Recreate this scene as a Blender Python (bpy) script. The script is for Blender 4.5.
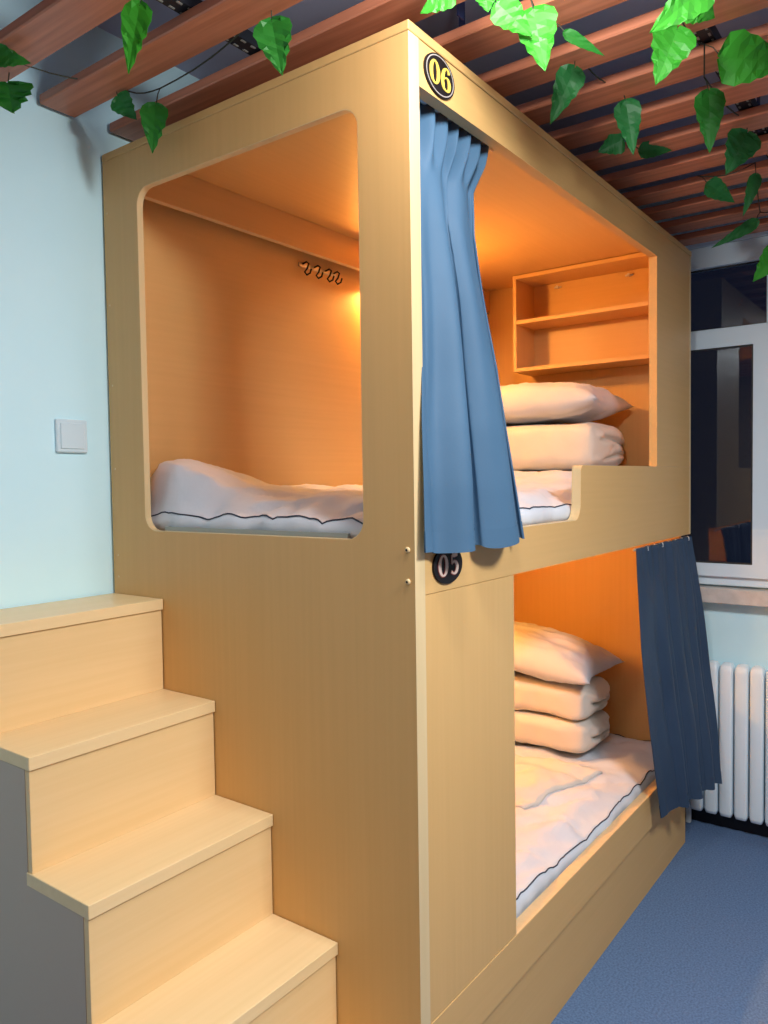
import bpy, bmesh, math, random
from mathutils import Vector, Matrix, noise
random.seed(7)
for o in list(bpy.data.objects): bpy.data.objects.remove(o)
SC = bpy.context.scene
COL = SC.collection
PI = math.pi

# ------------------------------------------------------------------ camera, world, lights, exposure
def make_camera():
    yaw, pitch, roll, f = 0.6383, -0.0409, -0.0145, 775.249
    F = Vector((math.cos(pitch)*math.cos(yaw), math.cos(pitch)*math.sin(yaw), math.sin(pitch)))
    r0 = Vector((math.sin(yaw), -math.cos(yaw), 0)); u0 = r0.cross(F)
    r = r0*math.cos(roll) + u0*math.sin(roll); u = u0*math.cos(roll) - r0*math.sin(roll)
    cam = bpy.data.cameras.new('camera'); co = bpy.data.objects.new('camera', cam); COL.objects.link(co)
    cam.sensor_width = 36; cam.sensor_fit = 'AUTO'; cam.lens = f*36/1024; cam.clip_start = 0.02
    m = Matrix((r, u, -F)).transposed().to_4x4(); m.translation = Vector((-1.2889, -0.8810, 1.5277))
    co.matrix_world = m
    SC.camera = co
make_camera()

world = bpy.data.worlds.new('night'); SC.world = world; world.use_nodes = True
world.node_tree.nodes['Background'].inputs[0].default_value = (0.010, 0.014, 0.03, 1)
world.node_tree.nodes['Background'].inputs[1].default_value = 0.5

def area_light(name, loc, target, sx, sy, power, color):
    l = bpy.data.lights.new(name, 'AREA'); l.shape = 'RECTANGLE'; l.size = sx; l.size_y = sy
    l.energy = power; l.color = color
    o = bpy.data.objects.new(name, l); COL.objects.link(o); o.location = loc
    o.rotation_euler = (Vector(target) - Vector(loc)).to_track_quat('-Z', 'Y').to_euler()
    return o
# room lamps, all above the frame: a round lamp hung below the slats near the bed corner, a ceiling panel further back, plus an added fill behind the camera
def globe_light(name, loc, radius, power, color):
    l = bpy.data.lights.new(name, 'POINT'); l.energy = power; l.color = color; l.shadow_soft_size = radius
    o = bpy.data.objects.new(name, l); COL.objects.link(o); o.location = loc
globe_light('hanging_lamp', (-0.17, -0.35, 2.41), 0.06, 22.5, (0.97, 1.0, 0.98))
area_light('ceiling_or_fill_light', (-0.06, -1.42, 2.47), (-0.06, -1.42, 0), 0.42, 0.42, 60, (0.95, 0.99, 1.0))
area_light('ceiling_or_fill_light', (-1.55, -0.75, 2.47), (-1.55, -0.75, 0), 0.6, 0.6, 13, (0.92, 0.98, 1.0))  # added fill, brightens the left wall, stairs and end panel

vs = SC.view_settings
vs.view_transform = 'Standard'; vs.look = 'None'; vs.exposure = 0.15; vs.gamma = 1.0; vs.use_curve_mapping = False

LED = (1.0, 0.43, 0.085)
LED_UP, LED_LOW = 820.0, 250.0

# ------------------------------------------------------------------ materials
def new_mat(name):
    m = bpy.data.materials.new(name); m.use_nodes = True
    nt = m.node_tree; b = nt.nodes['Principled BSDF']
    return m, nt, b
def plain(name, col, rough=0.5, metal=0.0, spec=0.5):
    m, nt, b = new_mat(name)
    b.inputs['Base Color'].default_value = (*col, 1); b.inputs['Roughness'].default_value = rough
    b.inputs['Metallic'].default_value = metal; b.inputs['Specular IOR Level'].default_value = spec
    return m
def noisy(name, c1, c2, scale=(8, 8, 8), nscale=1.0, rough=0.5, bump=0.0, detail=4.0, bscale=None, spec=0.5, sheen=0.0):
    m, nt, b = new_mat(name)
    tc = nt.nodes.new('ShaderNodeTexCoord'); mp = nt.nodes.new('ShaderNodeMapping'); mp.inputs['Scale'].default_value = scale
    nz = nt.nodes.new('ShaderNodeTexNoise'); nz.inputs['Scale'].default_value = nscale; nz.inputs['Detail'].default_value = detail
    cr = nt.nodes.new('ShaderNodeValToRGB')
    cr.color_ramp.elements[0].position = 0.32; cr.color_ramp.elements[1].position = 0.68
    cr.color_ramp.elements[0].color = (*c1, 1); cr.color_ramp.elements[1].color = (*c2, 1)
    L = nt.links.new
    L(tc.outputs['Object'], mp.inputs[0]); L(mp.outputs[0], nz.inputs['Vector']); L(nz.outputs[0], cr.inputs[0]); L(cr.outputs[0], b.inputs['Base Color'])
    b.inputs['Roughness'].default_value = rough; b.inputs['Specular IOR Level'].default_value = spec
    b.inputs['Sheen Weight'].default_value = sheen
    if bump:
        bp = nt.nodes.new('ShaderNodeBump'); bp.inputs['Strength'].default_value = bump; bp.inputs['Distance'].default_value = 0.004
        n2 = nz
        if bscale:
            n2 = nt.nodes.new('ShaderNodeTexNoise'); n2.inputs['Scale'].default_value = bscale; n2.inputs['Detail'].default_value = 3
            L(tc.outputs['Object'], n2.inputs['Vector'])
        L(n2.outputs[0], bp.inputs['Height']); L(bp.outputs[0], b.inputs['Normal'])
    return m
W1, W2 = (0.640, 0.384, 0.142), (0.666, 0.402, 0.152)
M = {}
M['wood_v'] = noisy('maple_vertical', W1, W2, (55, 55, 1.3), 1.4, 0.46, 0.03)
M['wood_x'] = noisy('maple_lengthwise', W1, W2, (1.3, 55, 55), 1.4, 0.46, 0.03)
M['wood_y'] = noisy('maple_crosswise', W1, W2, (55, 1.3, 55), 1.4, 0.46, 0.03)
M['wood_edge'] = noisy('maple_edge_band', (0.66, 0.49, 0.26), (0.71, 0.53, 0.29), (40, 40, 2), 1.2, 0.4)
M['tread'] = noisy('maple_tread', (0.80, 0.58, 0.30), (0.84, 0.62, 0.34), (1.3, 45, 45), 1.4, 0.38, 0.03)
M['riser'] = noisy('maple_riser', (0.78, 0.54, 0.26), (0.82, 0.58, 0.30), (1.5, 40, 40), 1.4, 0.40, 0.03)
M['stair_side'] = plain('stair_side_shaded', (0.50, 0.39, 0.31), 0.5)  # shade on the stair's side is mixed into this duller colour
M['slat'] = noisy('red_brown_slat', (0.40, 0.125, 0.060), (0.58, 0.205, 0.11), (45, 1.6, 45), 1.2, 0.38, 0.04)
M['ceiling'] = noisy('dark_ceiling', (0.40, 0.42, 0.58), (0.44, 0.46, 0.62), (2, 2, 2), 1, 0.8)
M['wall'] = noisy('white_paint', (0.60, 0.88, 0.98), (0.63, 0.90, 0.99), (6, 6, 6), 1, 0.75, 0.05, bscale=120)
M['bounce_wall'] = noisy('brown_bounce_wall', (0.30, 0.19, 0.11), (0.38, 0.25, 0.15), (4, 4, 0.6), 1.0, 0.55)  # brown given to the unseen walls to warm the bounced light
M['carpet'] = noisy('blue_grey_carpet', (0.070, 0.125, 0.245), (0.125, 0.215, 0.390), (150, 150, 150), 1.0, 0.95, 0.6, 6)
M['upvc'] = plain('white_upvc', (0.70, 0.84, 0.95), 0.35)
M['gasket'] = plain('dark_gasket', (0.02, 0.022, 0.025), 0.6)
M['sill'] = noisy('pale_stone', (0.52, 0.50, 0.48), (0.62, 0.60, 0.58), (5, 30, 30), 1, 0.4)
M['radiator'] = plain('radiator_enamel', (0.78, 0.90, 0.98), 0.3)
M['metal'] = plain('brushed_metal', (0.55, 0.55, 0.53), 0.35, 1.0)
M['alu'] = plain('grey_aluminium', (0.36, 0.36, 0.33), 0.45, 0.6)
M['dark_metal'] = plain('black_steel', (0.012, 0.014, 0.02), 0.45, 0.4)
M['keel'] = plain('dark_blue_steel', (0.03, 0.04, 0.12), 0.5, 0.3)
M['bed_cotton'] = noisy('white_cotton', (0.55, 0.59, 0.67), (0.61, 0.65, 0.72), (5, 5, 5), 1, 0.85, 0.25, bscale=35, sheen=0.15)
M['quilt'] = noisy('cream_cotton', (0.65, 0.62, 0.57), (0.70, 0.67, 0.62), (6, 6, 6), 1, 0.85, 0.3, bscale=30, sheen=0.15)
M['piping'] = plain('navy_piping', (0.02, 0.035, 0.07), 0.7)
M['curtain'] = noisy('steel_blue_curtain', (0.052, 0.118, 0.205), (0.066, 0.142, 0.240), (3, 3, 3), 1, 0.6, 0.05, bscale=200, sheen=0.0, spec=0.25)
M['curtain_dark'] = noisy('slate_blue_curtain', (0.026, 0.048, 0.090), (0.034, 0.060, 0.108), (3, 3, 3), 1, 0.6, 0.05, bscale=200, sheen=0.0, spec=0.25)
M['plate'] = plain('black_plate', (0.010, 0.008, 0.010), 0.55, spec=0.2)
M['gold'] = plain('gold_print', (0.85, 0.60, 0.10), 0.35)
M['silver'] = plain('silver_rim', (0.65, 0.62, 0.60), 0.3, 0.5)
M['pale'] = plain('pale_print', (0.62, 0.47, 0.40), 0.5)
M['red'] = plain('dark_red_print', (0.22, 0.03, 0.03), 0.4)
M['switch'] = plain('pale_switch_plastic', (0.62, 0.76, 0.84), 0.35)
M['led'] = plain('warm_led', (1, 0.8, 0.5), 0.4)
def emis(m, col, s):
    b = m.node_tree.nodes['Principled BSDF']; b.inputs['Emission Color'].default_value = (*col, 1); b.inputs['Emission Strength'].default_value = s
emis(M['led'], LED, LED_UP)
M['led_low'] = plain('warm_led_low', (1, 0.8, 0.5), 0.4); emis(M['led_low'], LED, LED_LOW)
def leaf_mat(name, c, tr):
    m, nt, b = new_mat(name); L = nt.links.new
    tc = nt.nodes.new('ShaderNodeTexCoord'); nz = nt.nodes.new('ShaderNodeTexNoise'); nz.inputs['Scale'].default_value = 30
    cr = nt.nodes.new('ShaderNodeValToRGB'); cr.color_ramp.elements[0].color = (c[0]*.8, c[1]*.85, c[2]*.8, 1); cr.color_ramp.elements[1].color = (*c, 1)
    L(tc.outputs['Object'], nz.inputs['Vector']); L(nz.outputs[0], cr.inputs[0]); L(cr.outputs[0], b.inputs['Base Color'])
    b.inputs['Roughness'].default_value = 0.45
    t = nt.nodes.new('ShaderNodeBsdfTranslucent'); L(cr.outputs[0], t.inputs['Color'])
    mx = nt.nodes.new('ShaderNodeMixShader'); mx.inputs[0].default_value = tr
    L(b.outputs[0], mx.inputs[1]); L(t.outputs[0], mx.inputs[2]); L(mx.outputs[0], nt.nodes['Material Output'].inputs[0])
    return m
M['leaf'] = leaf_mat('lit_leaf', (0.085, 0.56, 0.050), 0.5)  # leaf greens carry the light in their colour: lit, half lit, shaded
M['leaf_half_lit'] = leaf_mat('half_lit_leaf', (0.045, 0.34, 0.045), 0.45)
M['leaf_shaded'] = leaf_mat('shaded_leaf', (0.036, 0.30, 0.075), 0.45)
M['vine'] = plain('dark_vine', (0.03, 0.035, 0.02), 0.7)
def glass_mat():
    m, nt, b = new_mat('night_window_glass'); L = nt.links.new
    t = nt.nodes.new('ShaderNodeBsdfTransparent'); t.inputs[0].default_value = (0.85, 0.9, 0.95, 1)
    g = nt.nodes.new('ShaderNodeBsdfGlossy'); g.inputs['Roughness'].default_value = 0.02; g.inputs['Color'].default_value = (0.9, 0.95, 1, 1)
    fr = nt.nodes.new('ShaderNodeFresnel'); fr.inputs[0].default_value = 1.65
    mx = nt.nodes.new('ShaderNodeMixShader')
    L(fr.outputs[0], mx.inputs[0]); L(t.outputs[0], mx.inputs[1]); L(g.outputs[0], mx.inputs[2]); L(mx.outputs[0], nt.nodes['Material Output'].inputs[0])
    return m
M['glass'] = glass_mat()

# ------------------------------------------------------------------ helpers
def worg(o):
    v = Vector((0, 0, 0))
    while o is not None: v += o.location; o = o.parent
    return v
def mesh_of(bm, mat, name, smooth=False):
    me = bpy.data.meshes.new(name); bmesh.ops.recalc_face_normals(bm, faces=bm.faces[:]); bm.to_mesh(me); bm.free()
    me.materials.append(M[mat] if isinstance(mat, str) else mat)
    if smooth:
        for p in me.polygons: p.use_smooth = True
    return me
def obj(name, bm, mat, parent=None, org=None, smooth=False, kind=None):
    """vertices are in world coordinates; ORG is the object's origin (default: the parent's, else the base centre)"""
    vsn = [v.co for v in bm.verts]
    if org is None:
        lo = [min(v[i] for v in vsn) for i in range(3)]; hi = [max(v[i] for v in vsn) for i in range(3)]
        org = Vector(((lo[0]+hi[0])/2, (lo[1]+hi[1])/2, lo[2]))
    org = Vector(org)
    bmesh.ops.translate(bm, verts=bm.verts[:], vec=-org)
    me = mesh_of(bm, mat, name, smooth)
    o = bpy.data.objects.new(name, me); COL.objects.link(o)
    o.location = org - worg(parent); o.parent = parent
    if kind: o['kind'] = kind
    return o
def copy_at(o, off, parent=None):
    c = o.copy(); COL.objects.link(c); c.location = o.location + Vector(off)
    if parent: c.parent = parent
    return c
def tag(o, label, cat, group=None):
    o['label'] = label; o['category'] = cat
    if group: o['group'] = group
    return o
def thing(name, loc, label, cat, group=None):
    o = bpy.data.objects.new(name, None); COL.objects.link(o); o.location = loc; o.empty_display_size = 0.1
    return tag(o, label, cat, group)
def struct(o): o['kind'] = 'structure'; return o
def box(x0, x1, y0, y1, z0, z1, bev=0.0015, bm=None):
    own = bm is None
    b2 = bmesh.new()
    bmesh.ops.create_cube(b2, size=1)
    for v in b2.verts: v.co = Vector(((x0+x1)/2 + v.co.x*(x1-x0), (y0+y1)/2 + v.co.y*(y1-y0), (z0+z1)/2 + v.co.z*(z1-z0)))
    if bev: bmesh.ops.bevel(b2, geom=b2.edges[:], offset=bev, segments=1, affect='EDGES', clamp_overlap=True)
    if own: return b2
    join(bm, b2); return bm
def join(bm, b2):
    mp = {v: bm.verts.new(v.co) for v in b2.verts}
    for f in b2.faces:
        try: bm.faces.new([mp[v] for v in f.verts])
        except ValueError: pass
    b2.free()
def arc(cx, cy, r, a0, a1, n=8):
    return [(cx + r*math.cos(a0+(a1-a0)*i/n), cy + r*math.sin(a0+(a1-a0)*i/n)) for i in range(n+1)]
def prism(pts, place, t0, t1, holes=()):
    """extrude a 2D polygon (with holes) between t0 and t1; PLACE(a, b, t) gives the 3D point"""
    bm = bmesh.new()
    loops = [pts] + list(holes)
    for t in (t0, t1):
        es = []
        for lp in loops:
            vsn = [bm.verts.new(place(a, b, t)) for a, b in lp]
            es += [bm.edges.new((vsn[i], vsn[(i+1) % len(vsn)])) for i in range(len(vsn))]
        bmesh.ops.triangle_fill(bm, use_beauty=True, edges=es)
    bm.verts.ensure_lookup_table(); n = sum(len(l) for l in loops); off = 0
    for lp in loops:
        k = len(lp)
        for i in range(k):
            a, b = off+i, off+(i+1) % k
            bm.faces.new((bm.verts[a], bm.verts[b], bm.verts[n+b], bm.verts[n+a]))
        off += k
    return bm
def tube(pts, r, n=8, bm=None, cap=True):
    bm = bm or bmesh.new(); rings = []; N = len(pts); pts = [Vector(p) for p in pts]
    rr = r if isinstance(r, (list, tuple)) else [r]*N
    side = None
    for i, p in enumerate(pts):
        d = (pts[min(i+1, N-1)] - pts[max(i-1, 0)]).normalized()
        if side is None:
            side = d.orthogonal().normalized()
        else:
            side = (side - d*side.dot(d)).normalized()
        up = d.cross(side)
        rings.append([bm.verts.new(p + (side*math.cos(2*PI*k/n) + up*math.sin(2*PI*k/n))*rr[i]) for k in range(n)])
    for a, b in zip(rings, rings[1:]):
        for k in range(n): bm.faces.new((a[k], a[(k+1) % n], b[(k+1) % n], b[k]))
    if cap:
        bm.faces.new(rings[0][::-1]); bm.faces.new(rings[-1])
    return bm
def sm(a, b, t):
    t = max(0.0, min(1.0, (t-a)/(b-a))); return t*t*(3-2*t)
def nz(x, y, z=0.0): return noise.noise(Vector((x, y, z)))
def interp(tab, t):
    """piecewise smooth table [(t, v...)]"""
    if t <= tab[0][0]: return tab[0][1:]
    for a, b in zip(tab, tab[1:]):
        if t <= b[0]:
            k = (t-a[0])/(b[0]-a[0]); return tuple(p+(q-p)*k for p, q in zip(a[1:], b[1:]))
    return tab[-1][1:]

# ------------------------------------------------------------------ the room
XW, YW, ZC = 2.25, 1.03, 2.78
X0, Y0 = -2.7, -3.0
struct(obj('floor', box(X0-.1, XW+.1, Y0-.1, YW+.1, -0.1, 0, 0), 'carpet'))
ceil = struct(obj('ceiling', box(X0-.1, XW+.1, Y0-.1, YW+.1, ZC, ZC+.1, 0), 'ceiling'))
struct(obj('wall_left', box(X0-.1, XW+.1, YW, YW+.1, 0, ZC, 0), 'wall'))
struct(obj('wall_front', box(X0-.1, XW+.1, Y0-.1, Y0, 0, ZC, 0), 'bounce_wall'))
struct(obj('wall_rear', box(X0-.1, X0, Y0, YW, 0, ZC, 0), 'bounce_wall'))
WY0, WY1, WZ0, WZ1 = -1.55, 0.80, 1.058, 2.50
wr = prism([(Y0, 0), (YW, 0), (YW, ZC), (Y0, ZC)], lambda a, b, t: (t, a, b), XW, XW+.18, [[(WY0, WZ0), (WY1, WZ0), (WY1, WZ1), (WY0, WZ1)]])
wall_right = struct(obj('wall_right', wr, 'wall'))
struct(obj('baseboard_right', box(XW-.012, XW, Y0, YW-.002, 0.0, 0.07, 0.001), 'dark_metal'))
# slatted ceiling: flat red-brown battens under dark steel keels
bm = box(0, 0.10, Y0+.02, YW-.012, 2.50, 2.525, 0.003)
s0 = obj('slat', bm, 'slat', ceil, org=(0, 0, 2.5))
base = -0.385
first = True
for k in range(-11, 13):
    x = base + 0.2033*k
    if x + 0.1 > XW - 0.02: continue
    if first: s0.location.x += x; lx = x; first = False
    else: copy_at(s0, (x-lx, 0, 0))
for y in (0.43, -0.42, -1.3, -2.2):
    b = bmesh.new()
    box(X0+.02, XW-.02, y, y+.038, 2.528, 2.531, 0, b); box(X0+.02, XW-.02, y, y+.002, 2.531, 2.556, 0, b); box(X0+.02, XW-.02, y+.036, y+.038, 2.531, 2.556, 0, b)
    kl = obj('keel', b, 'dark_metal', ceil)
    b = bmesh.new()
    for i in range(120):
        xx = -1.5 + i*0.03
        box(xx, xx+.014, y+.004, y+.009, 2.5268, 2.5285, 0, b); box(xx, xx+.014, y+.029, y+.034, 2.5268, 2.5285, 0, b)
    obj('punched_slot', b, 'alu', kl, kind='stuff')
for (x, y) in ((0.19, -0.02), (0.40, 0.10), (1.2, -0.42), (-0.9, 0.43), (-0.9, -1.3), (0.6, -1.3)):
    b = bmesh.new(); box(x, x+.025, y+.018, y+.022, 2.527, ZC, 0, b)
    obj('hanger_strap', b, 'keel', ceil)

# window: white frame, upper light and opening sash, dark night behind the glass
win = obj('window_1', box(XW-.03, XW+.03, WY0, WY1, WZ0, WZ0+.045, .002), 'upvc'); struct(win)
XA, XB = XW-.03, XW+.04
TZ0, TZ1 = 2.085, 2.150
obj('window_frame', box(XA, XB, WY0, WY1, 2.412, WZ1, .002), 'upvc', win)
obj('window_frame', box(XA, XB, WY0, WY1, TZ0+.05, TZ1, .002), 'upvc', win)
MY = [0.76, 0.40, -0.235, -0.90, -1.51]
for (a, b_) in ((0.76, 0.80), (0.37, 0.43), (-0.300, -0.240), (-0.93, -0.87), (-1.55, -1.51)):
    obj('window_frame', box(XA, XB, a, b_, WZ0+.045, 2.412, .002), 'upvc', win)
for (a, b_) in ((0.43, 0.76), (-0.24, 0.37), (-0.87, -0.30), (-1.51, -0.93)):
    g = obj('upper_pane', box(XW, XW+.006, a, b_, TZ1, 2.412, 0), 'glass', win)
    fr = bmesh.new()
    for (c, d, e, f) in ((a, b_, TZ1, TZ1+.006), (a, b_, 2.406, 2.412), (a, a+.006, TZ1, 2.412), (b_-.006, b_, TZ1, 2.412)): box(XW-.006, XW, c, d, e, f, 0, fr)
    obj('gasket', fr, 'gasket', win)
    z0, z1 = WZ0+.04, TZ0+.056
    y0, y1 = a-.03, b_+.03
    s = .075
    hol = [(y0+s, z0+s-.02), (y1-s, z0+s-.02), (y1-s, z1-s), (y0+s, z1-s)]
    sash = prism([(y0, z0), (y1, z0), (y1, z1), (y0, z1)], lambda p, q, t: (t, p, q), XA-.022, XA-.001, [hol])
    so = obj('sash', sash, 'upvc', win)
    obj('pane', box(XA-.010, XA-.004, y0+s, y1-s, z0+s-.02, z1-s, 0), 'glass', so)
    fr = bmesh.new(); g0, g1, h0, h1 = y0+s, y1-s, z0+s-.02, z1-s
    for (c, d, e, f) in ((g0, g1, h0, h0+.007), (g0, g1, h1-.007, h1), (g0, g0+.007, h0, h1), (g1-.007, g1, h0, h1)): box(XA-.0165, XA-.0105, c, d, e, f, 0, fr)
    obj('gasket', fr, 'gasket', so)
obj('window_sill', box(XW-.075, XW-.001, WY0-.05, WY1+.05, 0.985, 1.050, .003), 'sill', win)
# boxed-in pelmet strips above the window
t1 = struct(obj('trim_1', box(XW-.05, XW-.001, Y0+.02, YW-.02, 2.535, 2.60, .002), 'upvc'))
struct(obj('trim_2', box(XW-.035, XW-.001, Y0+.02, YW-.02, 2.502, 2.528, .002), 'upvc'))

# ------------------------------------------------------------------ bunk bed cabinet
L_, D_, H_ = 2.0, 1.0217, 2.431
ZB, ZR, ZL, ZK, X1 = 1.2905, 1.5625, 0.3775, 0.252, 0.4336
OYL, OYR, OZB, OZT = 0.8753, 0.1288, 1.4006, 2.307
PF = 0.036      # width of the corner strip
FT = 0.028      # thickness of the front boards
bed = thing('bunk_bed', (1.0, 0.5, 0), 'tall two-level maple wood capsule bunk bed with black number plates', 'bunk bed')
def rrect(x0, x1, y0, y1, r):
    return arc(x0+r, y0+r, r, PI, 1.5*PI) + arc(x1-r, y0+r, r, 1.5*PI, 2*PI) + arc(x1-r, y1-r, r, 0, .5*PI) + arc(x0+r, y1-r, r, .5*PI, PI)
YZ = lambda a, b, t: (t, a, b)
XZ = lambda a, b, t: (a, t, b)
ep = obj('end_panel', prism([(0, 0), (D_, 0), (D_, 2.4105), (0, 2.4105)], YZ, 0.0, 0.018, [rrect(OYR, OYL, OZB, OZT, 0.045)]), 'wood_v', bed)
# light edge band lining the opening
o_ = rrect(OYR, OYL, OZB, OZT, 0.045); i_ = rrect(OYR+.0015, OYL-.0015, OZB+.0015, OZT-.0015, 0.044)
obj('edge_band', prism(o_, YZ, 0.0004, 0.0185, [i_]), 'wood_edge', ep)
obj('edge_band', box(-.0003, PF, -.0012, 0.0, 0, 2.4105, .0004), 'wood_edge', ep)
obj('corner_post', box(0.018, PF, 0, 0.05, 0, 2.4105, .0005), 'wood_v', bed)
obj('roof_panel', box(-.002, L_+.002, -.003, D_, 2.4115, H_, .0015), 'wood_x', bed)
obj('far_end_panel', prism([(.0355, 0), (D_, 0), (D_, 2.4105), (0, 2.4105), (0, ZB), (.0355, ZB)], YZ, 1.982, L_), 'wood_v', bed)
obj('edge_band', box(1.982, L_, -.0012, 0.0, ZB, 2.4105, .0004), 'wood_edge', bed)
obj('back_panel', box(0.018, 1.982, 0.960, 0.978, 0, 2.4105, .001), 'wood_x', bed)
# front fascia: header above the upper opening and the wide upright at the far end
XR, ZH = 1.565, 2.318
FX0, FX1 = PF+.001, 1.9815
obj('front_fascia', prism([(FX0, ZH), (XR, ZH), (XR, ZR+.0012), (FX1, ZR+.0012), (FX1, 2.410), (FX0, 2.410)], XZ, 0.0, FT), 'wood_x', bed)
# guard rail with the stepped, rounded cut-out
ZC1 = 1.404
rail = [(FX0, ZB), (FX1, ZB), (FX1, ZR)] + arc(0.86+.018, ZR-.018, .018, .5*PI, PI, 6) + [(0.858, ZC1+.07)] + [(0.858-.04+.04*math.cos(a), ZC1+.055-.055*math.sin(a)) for a in [i*PI/16 for i in range(1, 9)]] + [(FX0, ZC1)]
gr = obj('guard_rail', prism(rail, XZ, 0.0, FT), 'wood_x', bed)
eb = bmesh.new()
path = [(FX1, ZR)] + rail[3:]
for (a, b_) in zip(path, path[1:]):
    d = Vector((b_[0]-a[0], b_[1]-a[1])); n_ = Vector((d.y, -d.x)).normalized()*0.0008
    q = [(a[0], a[1]), (b_[0], b_[1]), (b_[0]+n_.x, b_[1]+n_.y), (a[0]+n_.x, a[1]+n_.y)]
    join(eb, prism(q, XZ, 0.0004, FT))
obj('edge_band', eb, 'wood_edge', gr)
obj('lower_front_panel', box(FX0+.001, X1, 0.001, 0.020, ZL+.001, ZB-.0015, .0008), 'wood_v', bed)
obj('edge_band', box(X1, X1+.001, 0.0012, 0.0198, ZL+.001, ZB-.0015, 0), 'wood_edge', bed)
lr = obj('lower_rail', box(FX0, L_, 0.0, 0.034, ZK, ZL, .0012), 'wood_x', bed)
obj('edge_band', box(X1, FX1, 0.0006, 0.0335, ZL, ZL+.001, .0003), 'wood_edge', lr)
obj('plinth', box(FX0, L_, 0.018, 0.034, 0.0, ZK-.006, .001), 'wood_x', bed)
obj('bed_platform', box(0.0185, 1.9815, 0.0345, 0.9595, 0.315, 0.343, .001), 'wood_x', bed)
obj('bed_platform', box(0.0185, 1.9815, 0.0285, 0.9595, 1.368, 1.398, .001), 'wood_x', bed)
obj('platform_trim', box(0.0188, 0.030, OYR+.06, OYL-.06, 1.3985, 1.413, .0006), 'alu', bed)
# light valances along the back of both bunks
for z0, z1 in ((2.309, 2.4105), (1.268, 1.3675)):
    v = obj('light_valance', box(0.0185, 1.9815, 0.905, 0.925, z0, z1, .001), 'wood_x', bed)
    obj('edge_band', box(0.0185, 1.9815, 0.9055, 0.9245, z0-.001, z0, .0003), 'wood_edge', v)
# screw caps on the end panel
for z in (1.3855, 1.3205):
    b = bmesh.new(); bmesh.ops.create_uvsphere(b, u_segments=12, v_segments=8, radius=.0065)
    for v in b.verts: v.co = Vector((-.001 + v.co.x*.6, .0165+v.co.y, z+v.co.z))
    c = obj('screw_cap', b, 'wood_edge', bed, smooth=True)
    b = tube([(-.0042, .0165, z), (-.0054, .0165, z)], .0025, 10); obj('screw_recess', b, 'dark_metal', c)
for (y, z) in ((1.006, 2.27), (1.006, 2.02), (1.004, 1.80), (1.003, 1.57), (1.000, 1.33), (1.000, 1.27)):
    obj('screw_cap', tube([(0.0005, y, z), (-.0012, y, z)], .0028, 10), 'wood_edge', bed)
# open shelf box in the upper bunk
SX0, SX1, SY0, SY1, SZ0, SZ1 = 1.800, 1.9815, 0.090, 0.694, 1.992, 2.408
sh = obj('shelf_unit', box(SX1-.004, SX1, SY0, SY1, SZ0, SZ1, 0), 'wood_y', bed)
T = 0.016
obj('shelf_board', box(SX0, SX1-.004, SY0+T, SY1-T, SZ0, SZ0+T, .001), 'wood_y', sh)
obj('shelf_board', box(SX0, SX1-.004, SY0+T, SY1-T, 2.198, 2.198+T, .001), 'wood_y', sh)
obj('shelf_board', box(SX0, SX1-.004, SY0+T, SY1-T, SZ1-T, SZ1, .001), 'wood_y', sh)
obj('shelf_side', box(SX0, SX1-.004, SY0, SY0+T, SZ0, SZ1, .001), 'wood_v', sh)
obj('shelf_side', box(SX0, SX1-.004, SY1-T, SY1, SZ0, SZ1, .001), 'wood_v', sh)
for y in (0.56, 0.24):
    b = tube([(SX1-.004, y, 2.372), (SX1-.022, y, 2.372)], .006, 10); tube([(SX1-.010, y-.016, 2.372), (SX1-.010, y+.016, 2.372)], .004, 8, b)
    obj('shelf_fixing', b, 'silver', sh)
# coat hooks on the back wall of the upper bunk
hk = thing('coat_hook_rail', (0.81, 0.955, 2.25), 'small metal coat hook rail on back wall of upper bunk', 'coat hooks')
obj('mounting_bar', box(0.715, 0.915, 0.9545, 0.9596, 2.270, 2.284, .001), 'metal', hk)
for x in (0.735, 0.795, 0.855, 0.900):
    p = [(x, 0.955, 2.281), (x, 0.938, 2.285), (x, 0.928, 2.277), (x, 0.935, 2.262), (x, 0.947, 2.252), (x, 0.937, 2.240), (x, 0.922, 2.244), (x, 0.916, 2.258)]
    obj('hook', tube(p, .0032, 8), 'dark_metal', hk, smooth=True)
# warm tube lamps under the valances
for (x0, x1, z, mt, lab) in ((1.095, 1.26, 2.268, 'led', 'warm tube lamp glowing at the back of the upper bunk'), (0.75, 1.35, 1.250, 'led_low', 'warm tube lamp glowing at the back of the lower bunk')):
    lamp = thing('tube_lamp', ((x0+x1)/2, 0.93, z), lab, 'lamp')
    obj('lamp_housing', box(x0-.02, x1+.02, 0.930, 0.9595, z+.003, z+.016, .002), 'upvc', lamp)
    obj('lamp_tube', tube([(x0, 0.942, z-.008), (x1, 0.942, z-.008)], .0135, 12), mt, lamp, smooth=True)
    for x in (x0-.012, x1): obj('end_cap', tube([(x, 0.942, z-.008), (x+.012, 0.942, z-.008)], .0148, 12), 'upvc', lamp, smooth=True)

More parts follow.
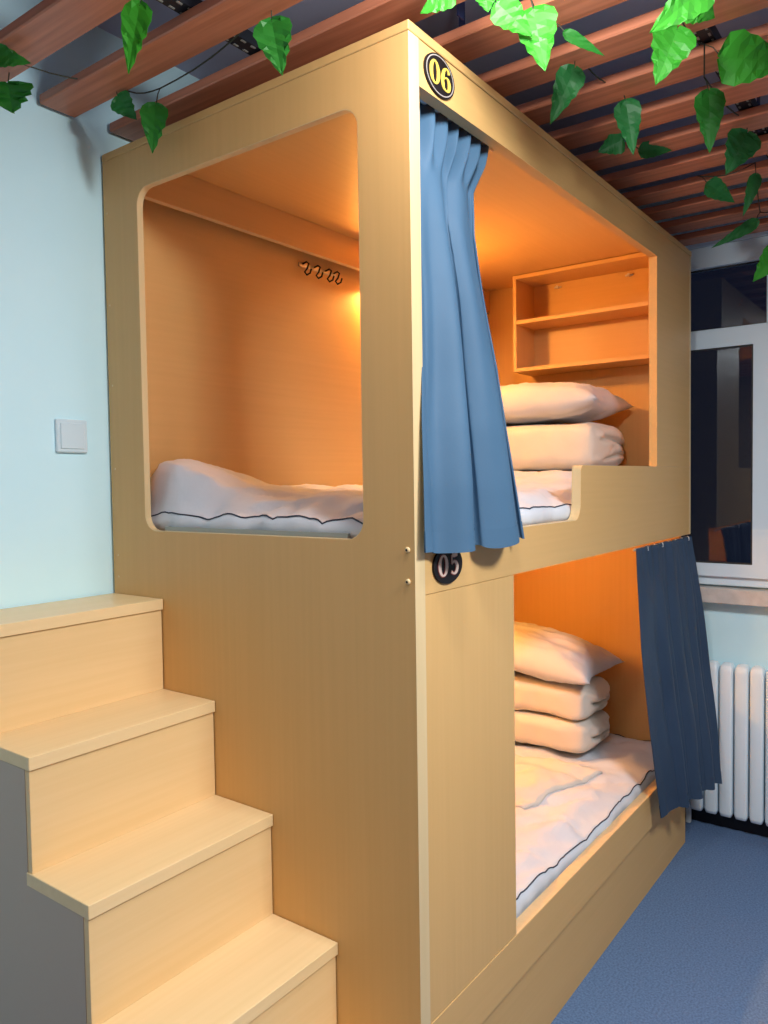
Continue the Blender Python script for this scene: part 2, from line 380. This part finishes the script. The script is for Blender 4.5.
# number plates ------------------------------------------------------
def stroke(pts, place, t0, t1):
    """ribbon of varying width through (a, b, w) points"""
    bm = bmesh.new(); Lf, Rt = [], []
    n = len(pts)
    for i, (a, b, w) in enumerate(pts):
        p, q = pts[max(i-1, 0)], pts[min(i+1, n-1)]
        d = Vector((q[0]-p[0], q[1]-p[1])).normalized(); nn = Vector((-d.y, d.x))*w/2
        Lf.append((a+nn.x, b+nn.y)); Rt.append((a-nn.x, b-nn.y))
    lay = []
    for t in (t0, t1): lay.append(([bm.verts.new(place(a, b, t)) for a, b in Lf], [bm.verts.new(place(a, b, t)) for a, b in Rt]))
    (l0, r0), (l1, r1) = lay
    for i in range(n-1):
        bm.faces.new((l0[i], l0[i+1], r0[i+1], r0[i])); bm.faces.new((l1[i], r1[i], r1[i+1], l1[i+1]))
        bm.faces.new((l0[i], l1[i], l1[i+1], l0[i+1])); bm.faces.new((r0[i], r0[i+1], r1[i+1], r1[i]))
    bm.faces.new((l0[0], r0[0], r1[0], l1[0])); bm.faces.new((l0[-1], l1[-1], r1[-1], r0[-1]))
    return bm
def digit(ch, x, z, w, h):
    """serif-like digit as a list of strokes, box centred on x, z"""
    S = []
    if ch == '0':
        S.append([(x + w/2*.80*math.cos(a), z + h/2*.95*math.sin(a), w*(.10 + .22*abs(math.cos(a))**1.5)) for a in [2*PI*i/28 for i in range(29)]])
    if ch == '6':
        k = [(.33, .30, .22), (.26, .43, .15), (.04, .48, .10), (-.22, .36, .22), (-.37, .08, .31), (-.385, -.18, .31), (-.27, -.41, .20), (0, -.485, .10),
             (.27, -.40, .21), (.37, -.19, .30), (.26, .02, .20), (.03, .09, .09), (-.20, .00, .08), (-.32, -.14, .06)]
        p = []
        for a in range(len(k)-1):
            p0, p1, p2, p3 = k[max(a-1, 0)], k[a], k[a+1], k[min(a+2, len(k)-1)]
            for q in range(5):
                t = q/5
                p.append(tuple(.5*(2*p1[c] + (p2[c]-p0[c])*t + (2*p0[c]-5*p1[c]+4*p2[c]-p3[c])*t*t + (3*p1[c]-p0[c]-3*p2[c]+p3[c])*t**3) for c in range(3)))
        p.append(k[-1])
        S.append([(x + a*w, z + b*h, c*w) for a, b, c in p])
    if ch == '5':
        S.append([(x-w*.26, z+h*.46, w*.20), (x, z+h*.43, w*.22), (x+w*.36, z+h*.46, w*.20)])
        S.append([(x-w*.27, z+h*.46, w*.09), (x-w*.30, z+h*.02, w*.09)])
        S.append([(x-w*.30, z+h*.02, w*.09), (x-w*.12, z+h*.12, w*.12)] + [(x - w*.02 + w*.36*math.cos(a), z - h*.16 + h*.29*math.sin(a), w*(.12+.18*max(0, math.cos(a))**1.2)) for a in [PI*.5 - i*PI*1.15/14 for i in range(15)]] + [(x-w*.34, z-h*.34, w*.20)])
    return S
def number_plate(cx, cz, rx, rz, text, col, outline=None):
    el = lambda s: [(cx + rx*s*math.cos(2*PI*i/48), cz + rz*s*math.sin(2*PI*i/48)) for i in range(48)]
    p = obj('number_plate', prism(el(1), XZ, -0.0050, -0.0003), 'plate', bed)
    p['label'] = 'black oval number plate reading ' + text
    if outline is None: obj('rim_line', prism(el(.93), XZ, -.0054, -.0048, [el(.88)]), 'silver', p)
    wd, h = rx*.60, rz*1.12
    for i, ch in enumerate(text):
        b = bmesh.new()
        for s in digit(ch, cx + (i-.5)*rx*.76, cz, wd, h): join(b, stroke(s, XZ, -.0066, -.0048))
        obj('digit', b, col, p)
        if outline:
            b = bmesh.new()
            for s in digit(ch, cx + (i-.5)*rx*.76, cz, wd, h): join(b, stroke([(a, c, w+.0035) for a, c, w in s], XZ, -.0058, -.0048))
            obj('digit_outline', b, outline, p)
number_plate(0.110, 2.3645, 0.057, 0.042, '06', 'gold')
number_plate(0.121, 1.3445, 0.058, 0.040, '05', 'pale', 'red')

# ------------------------------------------------------------------ staircase
SW = 0.4869
ys = [D_, 0.8056, 0.6094, 0.4143, 0.2194, 0.0245]
zs = [1.2225, 0.9820, 0.7415, 0.4990, 0.2565]
st = thing('box_staircase', (-SW/2, 0.5, 0), 'pale maple box staircase climbing beside the bunk bed end panel', 'staircase')
TT = 0.028
for i in range(5):
    t = obj('tread', box(-SW, -.0015, ys[i+1], (ys[i] if i == 0 else ys[i]+.024), zs[i]-TT, zs[i], .0012), 'tread', st)
    zb = zs[i+1] if i < 4 else 0.0
    obj('riser', box(-SW+.003, -.003, ys[i+1]+.006, ys[i+1]+.022, zb, zs[i]-TT-.0012, .0006), 'riser', st)
for x0 in (-SW+.002, -.021):
    prof = [(D_, 0), (D_, zs[0]-TT-.001)]
    for i in range(5):
        prof += [(ys[i+1]+.022, zs[i]-TT-.001)]
        if i < 4: prof += [(ys[i+1]+.022, zs[i+1]-TT-.001)]
    prof += [(ys[5]+.022, 0)]
    obj('side_panel', prism(prof, YZ, x0, x0+.018), 'stair_side', st)

# ------------------------------------------------------------------ light switch
sw = thing('light_switch', (-.116, YW, 1.615), 'square pale blue light switch plate on white wall', 'light switch')
obj('switch_plate', box(-.161, -.071, YW-.010, YW-.0002, 1.613, 1.702, .003), 'switch', sw)
obj('rocker', box(-.151, -.081, YW-.013, YW-.009, 1.623, 1.692, .002), 'switch', sw)

# ------------------------------------------------------------------ radiator
rad = thing('radiator', (2.19, -0.5, 0), 'white column radiator under the window', 'radiator')
b = bmesh.new()
prof = [(z, w, dp) for z, w, dp in ((.075, .010, .012), (.082, .022, .030), (.10, .0268, .036), (.70, .0268, .036), (.720, .0255, .032), (.732, .018, .022), (.737, .006, .008))]
rg = []
for z, w, dp in prof:
    rg.append([b.verts.new((2.185 + dp*math.copysign(abs(math.cos(a))**.35, math.cos(a)), w*math.copysign(abs(math.sin(a))**.35, math.sin(a)), z)) for a in [2*PI*k/20 for k in range(20)]])
for p, q in zip(rg, rg[1:]):
    for k in range(20): b.faces.new((p[k], p[(k+1) % 20], q[(k+1) % 20], q[k]))
b.faces.new(rg[0]); b.faces.new(rg[-1])
s0 = obj('radiator_section', b, 'radiator', rad, org=(2.185, 0, 0.075), smooth=True)
pit = 0.0595
s0.location.y += 0.075
for i in range(1, 17): copy_at(s0, (0, -pit*i, 0))
for z in (0.115, 0.69): obj('radiator_header', tube([(2.205, 0.11, z), (2.205, -0.92, z)], .017, 12), 'radiator', rad, smooth=True)
for y in (0.05, -0.86): obj('radiator_foot', box(2.195, 2.215, y, y+.02, 0.0, 0.11, .002), 'radiator', rad)

# ------------------------------------------------------------------ bedding
def wrinkle(x, y, seed):
    return .016*nz(x*6, y*6, seed+3) + .013*nz(x*11+y*4, y*13, seed+5) + .009*abs(nz(x*20, y*20, seed)) - .012*max(0, 1-abs(nz(x*4+y*2, y*5, seed+11))*9)
def futon(name, x0, x1, y0, y1, z0, hf, ef, seed, label, nx=130, ny=64):
    """slab with a rumpled top; hf(x, y) top height above z0, ef edge height"""
    t = thing(name, ((x0+x1)/2, (y0+y1)/2, z0), label, 'mattress')
    bm = bmesh.new(); G = []
    for i in range(nx+1):
        row = []
        for j in range(ny+1):
            u, v = i/nx, j/ny
            x, y = x0+(x1-x0)*u, y0+(y1-y0)*v
            de = min(x-x0, x1-x, y-y0, y1-y)
            k = min(sm(0, .17 - .13*sm(.62, .84, y), x-x0), sm(0, .09, min(x1-x, y-y0, y1-y+.06)))
            e = ef*(1 + .25*nz(x*5, y*5, seed))
            h = e + (hf(x, y)-e)*k
            wr = wrinkle(x, y, seed)
            ed = (1-sm(0, .07, de))
            w = (.012*nz(x*8, y*8, seed+9) + .008*nz(x*21, y*21, seed+2))*ed
            px = x + (w if (x-x0 < .07) else (-w if (x1-x < .07) else 0))
            py = y + (w if (y-y0 < .07) else (-w if (y1-y < .07) else 0))
            row.append(bm.verts.new((px, py, z0+h+wr*(0.7+.3*k))))
        G.append(row)
    for i in range(nx):
        for j in range(ny): bm.faces.new((G[i][j], G[i+1][j], G[i+1][j+1], G[i][j+1]))
    ring = [G[i][0] for i in range(nx+1)] + [G[nx][j] for j in range(1, ny+1)] + [G[i][ny] for i in range(nx-1, -1, -1)] + [G[0][j] for j in range(ny-1, 0, -1)]
    cx, cy = (x0+x1)/2, (y0+y1)/2
    prev = ring
    for f, out in ((.66, .008), (.33, .008), (0, 0)):
        cur = []
        for v in ring:
            dx = -1 if v.co.x < x0+.03 else (1 if v.co.x > x1-.03 else 0); dy = -1 if v.co.y < y0+.03 else (1 if v.co.y > y1-.03 else 0)
            cur.append(bm.verts.new((v.co.x+dx*out, v.co.y+dy*out, z0+(v.co.z-z0)*f)))
        n = len(ring)
        for i in range(n): bm.faces.new((prev[i], prev[(i+1) % n], cur[(i+1) % n], cur[i]))
        prev = cur
    bm.faces.new(prev)
    pts = [v.co.copy() for v in ring]; pts.append(pts[0].copy())
    obj('mattress_body', bm, 'bed_cotton', t, smooth=True)
    obj('piping', tube([p + Vector((0, 0, .001)) for p in pts[::1]], .0020, 6, cap=False), 'piping', t, smooth=True)
    return t
def h_up(x, y):
    h = .085 + .020*sm(.3, .9, y)
    h += .095*math.exp(-((x-.16)/.24)**2 - ((y-.96)/.20)**2)
    h += .055*sm(.95, 1.30, x)*sm(.08, .25, y)
    return h
futon('upper_mattress', 0.034, 1.970, 0.045, 0.950, 1.3985, h_up, .043, 1.3, 'rumpled white mattress with navy piping on the upper bunk')
def h_lo(x, y):
    return .088 + .012*nz(x*2, y*2, 8)
futon('lower_mattress', 0.045, 1.970, 0.046, 0.945, 0.3435, h_lo, .062, 7.7, 'rumpled white mattress with navy piping on the lower bunk')

def pillow(name, cx, cy, cz, a, b, h, rz, tilt, seed, label):
    bm = bmesh.new(); n = 36; T_, B_ = [], []
    R = Matrix.Rotation(rz, 3, 'Z') @ Matrix.Rotation(tilt, 3, 'X')
    for s, G in ((1, T_), (-1, B_)):
        for i in range(n+1):
            row = []
            for j in range(n+1):
                u, v = -1+2*i/n, -1+2*j/n
                px = a*u*(1-.10*(1-v*v)*0 - .07*(1-abs(u))*0); py = b*v
                px = a*u*(.90+.10*v*v); py = b*v*(.90+.10*u*u)
                e = max(0, (1-abs(u)**3.4))*max(0, (1-abs(v)**3.4))
                z = s*h*e**.50*(1 - .10*abs(u*v))
                e2 = min(1, e*3)
                z += (.014*nz(u*2+seed, v*2, s) + .009*nz(u*5, v*3+seed, s+4) + .010*abs(nz(u*6+seed, v*6, s)) - .014*max(0, 1-8*abs(nz(u*1.6+seed, v*2.2, s+9)))*(u*u+v*v)*.6)*e2
                if s < 0: z *= .7
                edge = (i in (0, n)) or (j in (0, n))
                if s < 0 and edge: row.append(T_[i][j])
                else: row.append(bm.verts.new(Vector((cx, cy, cz)) + R @ Vector((px, py, z))))
            G.append(row)
        for i in range(n):
            for j in range(n):
                q = (G[i][j], G[i+1][j], G[i+1][j+1], G[i][j+1])
                bm.faces.new(q if s > 0 else q[::-1])
    p = obj(name, bm, 'bed_cotton', None, smooth=True)
    return tag(p, label, 'pillow')

def quilt(name, x0, x1, y0, y1, z0, zt, layers, seed, label):
    """a quilt folded over and over: a thick sheet swept along a folded path, its round folds to the front"""
    t = thing(name, ((x0+x1)/2, (y0+y1)/2, z0), label, 'quilt')
    lh = (zt-z0)/layers
    for k in range(layers):
        bm = bmesh.new(); rows = []; ny = 46; nc = 72
        za, zb = z0+k*lh, z0+(k+1)*lh
        cz, hz, cx, hx = (za+zb)/2, lh/2*1.02, (x0+x1)/2, (x1-x0)/2
        for j in range(ny+1):
            v = j/ny; y = y0+(y1-y0)*v
            de = min(y-y0, y1-y); ek = max(0, 1-de/.05); sc = 1-.22*ek**2.2
            row = []
            for i in range(nc):
                a = 2*PI*i/nc; c, s = math.cos(a), math.sin(a)
                ex = .42 if c < 0 else .35
                px = hx*math.copysign(abs(c)**ex, c)*(1-.05*ek**2)
                pz = hz*math.copysign(abs(s)**.45, s)*sc
                w = .007*nz(px*7+seed, y*7, pz*9) + .004*nz(px*18, y*16+seed, pz*20)
                row.append(bm.verts.new((cx+px-.0*k + w + .008*nz(k*3.1+seed, y*3, 0), y + w*.6, cz+pz + (w if s > 0 or k > 0 else abs(w)))))
            rows.append(row)
        for j in range(ny):
            for i in range(nc): bm.faces.new((rows[j][i], rows[j][(i+1) % nc], rows[j+1][(i+1) % nc], rows[j+1][i]))
        # end faces: bulging, crumpled, with the slits of the fold
        for row, d in ((rows[0], -1), (rows[-1], 1)):
            prev = row; cc = sum((v.co for v in row), Vector())/nc
            for q in range(1, 12):
                f = 1-q/12; cur = []
                for i, v in enumerate(row):
                    p = cc + (v.co-cc)*f
                    a_, b_ = (p.x-cx)/hx, (p.z-cz)/hz
                    bul = .030*(1-f**3) + .010*nz(p.x*16, p.z*22, seed+k) + .006*nz(p.x*40, p.z*45, seed+k)
                    g1 = math.exp(-((b_-.10-.22*math.sin(2.2*a_+seed))/.10)**2)*sm(-.75, -.45, a_)
                    g2 = math.exp(-((b_+.45-.12*math.sin(3*a_))/.09)**2)*sm(-.6, -.3, a_)*sm(-1.2, -.2, -a_)
                    p.y = cc.y + d*(bul - .030*g1 - .018*g2); cur.append(bm.verts.new(p))
                for i in range(nc): bm.faces.new((prev[i], prev[(i+1) % nc], cur[(i+1) % nc], cur[i]))
                prev = cur
            bm.faces.new(prev)
        obj('quilt_fold', bm, 'quilt', t, smooth=True)
    return t
quilt('folded_quilt', 1.50, 1.86, 0.225, 0.84, 1.558, 1.738, 1, 2.0, 'thick folded cream quilt on upper bunk under the pillow')
pillow('pillow', 1.69, 0.565, 1.818, 0.22, 0.37, 0.095, 0.02, 0.0, 1.0, 'plump white pillow on the folded quilt of the upper bunk')
quilt('folded_quilt', 1.515, 1.80, 0.268, 0.88, 0.446, 0.716, 2, 5.0, 'thick cream quilt folded in two layers on lower bunk')
pillow('pillow', 1.66, 0.585, 0.800, 0.21, 0.365, 0.095, 0.03, 0.12, 4.0, 'plump white pillow on the folded quilt of the lower bunk')
def folded_sheet():
    bm = bmesh.new(); n = 30; G = []
    x0, x1, y0, y1 = 1.00, 1.44, 0.26, 0.75
    for s in (1, 0):
        rows = []
        for i in range(n+1):
            row = []
            for j in range(n+1):
                u, v = i/n, j/n
                x = x0+(x1-x0)*u + .035*(v-.5)*0 + .02*nz(u*2, v*2, 3); y = y0+(y1-y0)*v - .10*u + .02*nz(u*3, v*2, 8)
                e = sm(0, .12, min(u, 1-u, v, 1-v))
                zb = 0.3435 + h_lo(x, y) + wrinkle(x, y, 7.7) - .002
                z = zb + s*(.012 + .022*e + .007*nz(x*14, y*5, 2)*e)
                row.append(bm.verts.new((x, y, z)))
            rows.append(row)
        G.append(rows)
    for rows, f in ((G[0], 1), (G[1], -1)):
        for i in range(n):
            for j in range(n): bm.faces.new((rows[i][j], rows[i+1][j], rows[i+1][j+1], rows[i][j+1])[::f])
    for i in range(n):
        for j in (0, n): bm.faces.new((G[0][i][j], G[0][i+1][j], G[1][i+1][j], G[1][i][j])); bm.faces.new((G[0][j][i], G[0][j][i+1], G[1][j][i+1], G[1][j][i]))
    return tag(obj('folded_sheet', bm, 'quilt', None, smooth=True), 'thin folded cream sheet lying in front of the lower quilt', 'sheet')
folded_sheet()

# ------------------------------------------------------------------ curtains
def curtain(name, label, mat, tab, folds, seed, head, warp=1.0, zcl=0, ns=170, nt=90, parent_rod=None):
    """tab rows: (t, z, xl, xr, yl, yr, amp); a pleated cloth sheet with thickness, gathered at the top"""
    t_ = thing(name, (tab[-1][2]+.1, tab[-1][4], tab[-1][1]), label, 'curtain')
    bm = bmesh.new(); F_, B_ = [], []
    for j in range(nt+1):
        t = j/nt; z, xl, xr, yl, yr, amp = interp(tab, t)
        rf, rb = [], []
        for i in range(ns+1):
            s = i/ns
            ph = 2*PI*folds*(s**warp + .035*math.sin(2*PI*s*1.7+seed)) + .7*math.sin(t*2.2+seed)*(1-s) + 1.1*nz(s*3, t*1.2, seed)
            w = math.sin(ph); w = .22 + .45*w + .55*(1-2*abs(math.sin(ph/2+.4))**.55)
            pl = 2*PI*folds*3.1*s + seed
            fine = .22*math.sin(2.0*ph+1.3+seed)*(1-.5*t) + head*(1.1*math.sin(pl)*(1-sm(.02, .16, t)) + .10*math.sin(pl*.62+t*2)*sm(.1, .3, t))
            y = yl+(yr-yl)*s + amp*(w+fine)*(.12+.88*sm(0, .12, s)) + .010*nz(s*5, t*3.5, seed+4)*sm(0, .1, s)
            if z < zcl: y = min(y, -.007)
            x = xl+(xr-xl)*s + amp*.45*math.cos(ph)*sm(0, .06, s)*sm(0, .06, 1-s)
            zz = z + (.012*nz(s*4, seed, 1) + .008*w)*sm(.6, 1, t) + head*.016*nz(s*9, seed, 2)*(1-sm(0, .08, t))
            rf.append(Vector((x, y, zz)))
        F_.append(rf)
    th = .0016
    V = []
    for side in (0, 1):
        VV = []
        for j in range(nt+1):
            row = []
            for i in range(ns+1):
                a = F_[j][min(i+1, ns)]-F_[j][max(i-1, 0)]; b = F_[min(j+1, nt)][i]-F_[max(j-1, 0)][i]
                n = a.cross(b).normalized()
                row.append(bm.verts.new(F_[j][i] + n*(th if side else 0)))
            VV.append(row)
        V.append(VV)
    for side, VV in enumerate(V):
        for j in range(nt):
            for i in range(ns):
                q = (VV[j][i], VV[j][i+1], VV[j+1][i+1], VV[j+1][i]); bm.faces.new(q if side == 0 else q[::-1])
    for i in range(ns):
        for j in (0, nt): bm.faces.new((V[0][j][i], V[0][j][i+1], V[1][j][i+1], V[1][j][i]))
    for j in range(nt):
        for i in (0, ns): bm.faces.new((V[0][j][i], V[0][j+1][i], V[1][j+1][i], V[1][j][i]))
    c = obj('cloth', bm, mat, t_, smooth=True)
    # hem turned up along the bottom: a slightly proud band
    jb = int(nt*.965)
    hb = bmesh.new()
    for (ja, jz) in ((jb, nt),):
        rows = []
        for j in range(ja, jz+1):
            row = []
            for i in range(ns+1):
                a = F_[j][min(i+1, ns)]-F_[j][max(i-1, 0)]; b = F_[min(j+1, nt)][i]-F_[max(j-1, 0)][i]; n = a.cross(b).normalized()
                row.append((F_[j][i]-n*.0012, F_[j][i]+n*(th+.0012)))
            rows.append(row)
        for side in (0, 1):
            VV = [[hb.verts.new(p[side]) for p in row] for row in rows]
            for j in range(len(rows)-1):
                for i in range(ns): hb.faces.new((VV[j][i], VV[j][i+1], VV[j+1][i+1], VV[j+1][i]))
    obj('hem', hb, mat, c, smooth=True)
    return t_
up_tab = [(0.00, 2.340, 0.075, 0.415, 0.050, 0.050, .009), (0.06, 2.275, 0.072, 0.385, 0.046, 0.046, .014), (0.13, 2.195, 0.066, 0.318, 0.038, 0.036, .020),
          (0.24, 2.090, 0.060, 0.302, 0.028, 0.024, .026), (0.42, 1.915, 0.050, 0.333, 0.010, 0.008, .036), (0.56, 1.784, 0.036, 0.348, 0.000, -.008, .042),
          (0.72, 1.640, 0.020, 0.366, -.010, -.022, .048), (0.86, 1.515, 0.012, 0.384, -.018, -.034, .050), (1.0, 1.380, 0.005, 0.408, -.024, -.044, .050)]
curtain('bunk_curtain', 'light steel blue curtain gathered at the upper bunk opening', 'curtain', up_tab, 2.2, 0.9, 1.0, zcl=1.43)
lo_tab = [(0.00, 1.284, 1.305, 1.960, -.012, -.012, .007), (0.10, 1.180, 1.305, 1.955, -.016, -.030, .011), (0.35, 0.94, 1.320, 1.950, -.024, -.060, .018),
          (0.65, 0.67, 1.370, 1.945, -.034, -.092, .023), (0.90, 0.42, 1.435, 1.935, -.042, -.120, .026), (1.0, 0.310, 1.465, 1.930, -.046, -.130, .028)]
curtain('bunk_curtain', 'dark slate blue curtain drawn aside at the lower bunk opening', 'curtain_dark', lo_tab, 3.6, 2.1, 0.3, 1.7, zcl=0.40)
rod = obj('curtain_rod', tube([(0.037, 0.052, 2.338), (0.44, 0.052, 2.338)], .006, 10), 'metal', bed, smooth=True)
r2 = obj('curtain_rod', tube([(1.35, 0.012, 1.276), (1.9815, 0.012, 1.276)], .005, 10), 'metal', bed, smooth=True)
for i in range(7):
    x = 1.43 + i*.085
    b = tube([(x, -.004, 1.285), (x, -.010, 1.282), (x, -.012, 1.270), (x, .004, 1.266)], .0022, 6); obj('curtain_hook', b, 'silver', r2, smooth=True)

# ------------------------------------------------------------------ artificial ivy under the slats
def leaf_bm(base, tip, width, facing, fold=.18, droop=.10):
    """pointed, shallow-lobed leaf with a folded midrib; FACING is roughly the leaf normal"""
    B, T2 = Vector(base), Vector(tip); ax = T2-B; Ln = ax.length; ax.normalize()
    f = Vector(facing); nrm = (f-ax*f.dot(ax)).normalized(); sd = ax.cross(nrm)
    prof = [(0, .05), (.02, .50), (.10, .90), (.20, 1.0), (.30, .86), (.42, .84), (.50, .66), (.60, .62), (.70, .42), (.82, .30), (.92, .13), (1, .0)]
    prof = [(-.02 if i == 0 else t, w) for i, (t, w) in enumerate(prof)]
    bm = bmesh.new(); cols = []
    for t, w in prof:
        c = B + ax*(Ln*t) - nrm*(droop*Ln*t*t)
        row = []
        for k in (-1, -.5, 0, .5, 1):
            lift = fold*width*.5*w*abs(k) + .05*width*math.sin(26*t - 5*abs(k))*abs(k)
            off = -.06*Ln*abs(k)*(1 if t < .2 else 0)
            row.append(c + sd*(k*w*width/2) + nrm*lift + ax*off)
        cols.append(row)
    th = nrm*.0006
    V = [[[bm.verts.new(p + th*s) for p in row] for row in cols] for s in (1, -1)]
    n = len(cols)
    for s, VV in enumerate(V):
        for i in range(n-1):
            for k in range(4):
                q = (VV[i][k], VV[i+1][k], VV[i+1][k+1], VV[i][k+1]); bm.faces.new(q if s else q[::-1])
    for i in range(n-1):
        for k in (0, 4): bm.faces.new((V[0][i][k], V[0][i+1][k], V[1][i+1][k], V[1][i][k]))
    # raised ribs along the midrib and side veins
    return bm, B
CAMP = Vector((-1.2889, -0.8810, 1.5277))
def ivy(label, leaves, group=None):
    pts0 = [Vector(l[0]) for l in leaves]
    c = sum(pts0, Vector())/len(pts0)
    t = thing('ivy_vine', (c.x, c.y, min(p.z for p in pts0)-.05), label, 'vine')
    tops = []
    for (b, tp, w, mt, tw) in leaves:
        B = Vector(b); T2 = Vector(tp)
        f = (Vector((-.9, -.45, -.35)) if tw == 0 else Vector(tw))
        bm, bb = leaf_bm(b, tp, w, f)
        lf = obj('leaf', bm, mt, t, smooth=False)
        # leaf stalk up to the vine stem
        top = B + (B-T2).normalized()*.03 + Vector((.02, .015, 0)); top.z = max(min(top.z+.02, 2.535), 2.492)
        mid = (B+top)/2 + Vector((0, 0, .008))
        obj('leaf_stalk', tube([B, mid, top], [.0014, .0013, .0013], 6), 'vine', lf, smooth=True)
        tops.append(top)
    if len(tops) > 1:
        p = []
        for a, b in zip(tops, tops[1:]):
            for k in range(6):
                q = a.lerp(b, k/6); q.z -= .018*math.sin(PI*k/6); p.append(q)
        p.append(tops[-1]); obj('stem', tube(p, .0018, 6), 'vine', t, smooth=True)
    return t
LEAVES = {'wall': [((-0.301, 0.437, 2.475), (-0.313, 0.471, 2.355), 0.064, 'leaf', 0), ((-0.312, 0.925, 2.47), (-0.299, 0.935, 2.411), 0.146, 'leaf_half_lit', 0), ((-0.394, 0.853, 2.485), (-0.33, 0.795, 2.469), 0.053, 'leaf_half_lit', 0), ((-0.098, 0.804, 2.485), (-0.062, 0.784, 2.437), 0.064, 'leaf_shaded', 0), ((-0.072, 0.691, 2.44), (-0.072, 0.715, 2.337), 0.073, 'leaf_half_lit', 0), ((-0.106, 0.265, 2.472), (-0.088, 0.26, 2.373), 0.086, 'leaf_half_lit', 0)], 'lamp': [((0.021, -0.089, 2.46), (-0.004, -0.032, 2.43), 0.05, 'leaf', 0), ((0.05, -0.145, 2.46), (0.065, -0.143, 2.423), 0.049, 'leaf', 0), ((0.079, -0.157, 2.44), (0.13, -0.205, 2.386), 0.062, 'leaf', 0), ((0.145, -0.2, 2.44), (0.168, -0.213, 2.334), 0.086, 'leaf', 0), ((0.286, -0.206, 2.46), (0.35, -0.268, 2.42), 0.025, 'leaf_half_lit', 0)], 'middle': [((0.464, -0.149, 2.475), (0.444, -0.1, 2.361), 0.07, 'leaf_shaded', 0), ((0.704, -0.188, 2.478), (0.731, -0.199, 2.356), 0.069, 'leaf_shaded', 0), ((0.928, -0.098, 2.485), (0.908, -0.035, 2.461), 0.068, 'leaf_shaded', 0), ((1.028, -0.117, 2.485), (1.111, -0.19, 2.493), 0.047, 'leaf_shaded', 0)], 'room': [((0.27, -0.49, 2.44), (0.221, -0.405, 2.366), 0.075, 'leaf', 0), ((0.319, -0.448, 2.45), (0.364, -0.485, 2.427), 0.07, 'leaf', 0), ((0.401, -0.4, 2.45), (0.389, -0.363, 2.349), 0.095, 'leaf', 0), ((0.574, -0.448, 2.45), (0.689, -0.575, 2.448), 0.111, 'leaf', 0), ((0.754, -0.376, 2.465), (0.771, -0.377, 2.328), 0.074, 'leaf_half_lit', 0), ((1.098, -0.392, 2.48), (1.084, -0.344, 2.378), 0.101, 'leaf_shaded', 0)], 'window': [((1.406, -0.213, 2.475), (1.485, -0.281, 2.421), 0.065, 'leaf_shaded', 0), ((1.417, -0.354, 2.47), (1.416, -0.32, 2.353), 0.044, 'leaf_shaded', 0), ((1.835, -0.273, 2.45), (1.768, -0.141, 2.366), 0.047, 'leaf_shaded', 0), ((1.75, -0.364, 2.313), (1.75, -0.284, 2.215), 0.095, 'leaf', 0)]}
#LEAFDATA
LABELS = {'wall': 'green ivy vine hanging near the white wall and bed end', 'lamp': 'bright green ivy vine above the bunk number 06 plate',
          'middle': 'dim green ivy vine under slats above the bed header', 'room': 'lamp-lit green ivy vine with large leaves at upper right', 'window': 'green ivy vine hanging in front of the window top'}
for k, v in LEAVES.items(): ivy(LABELS[k], v)
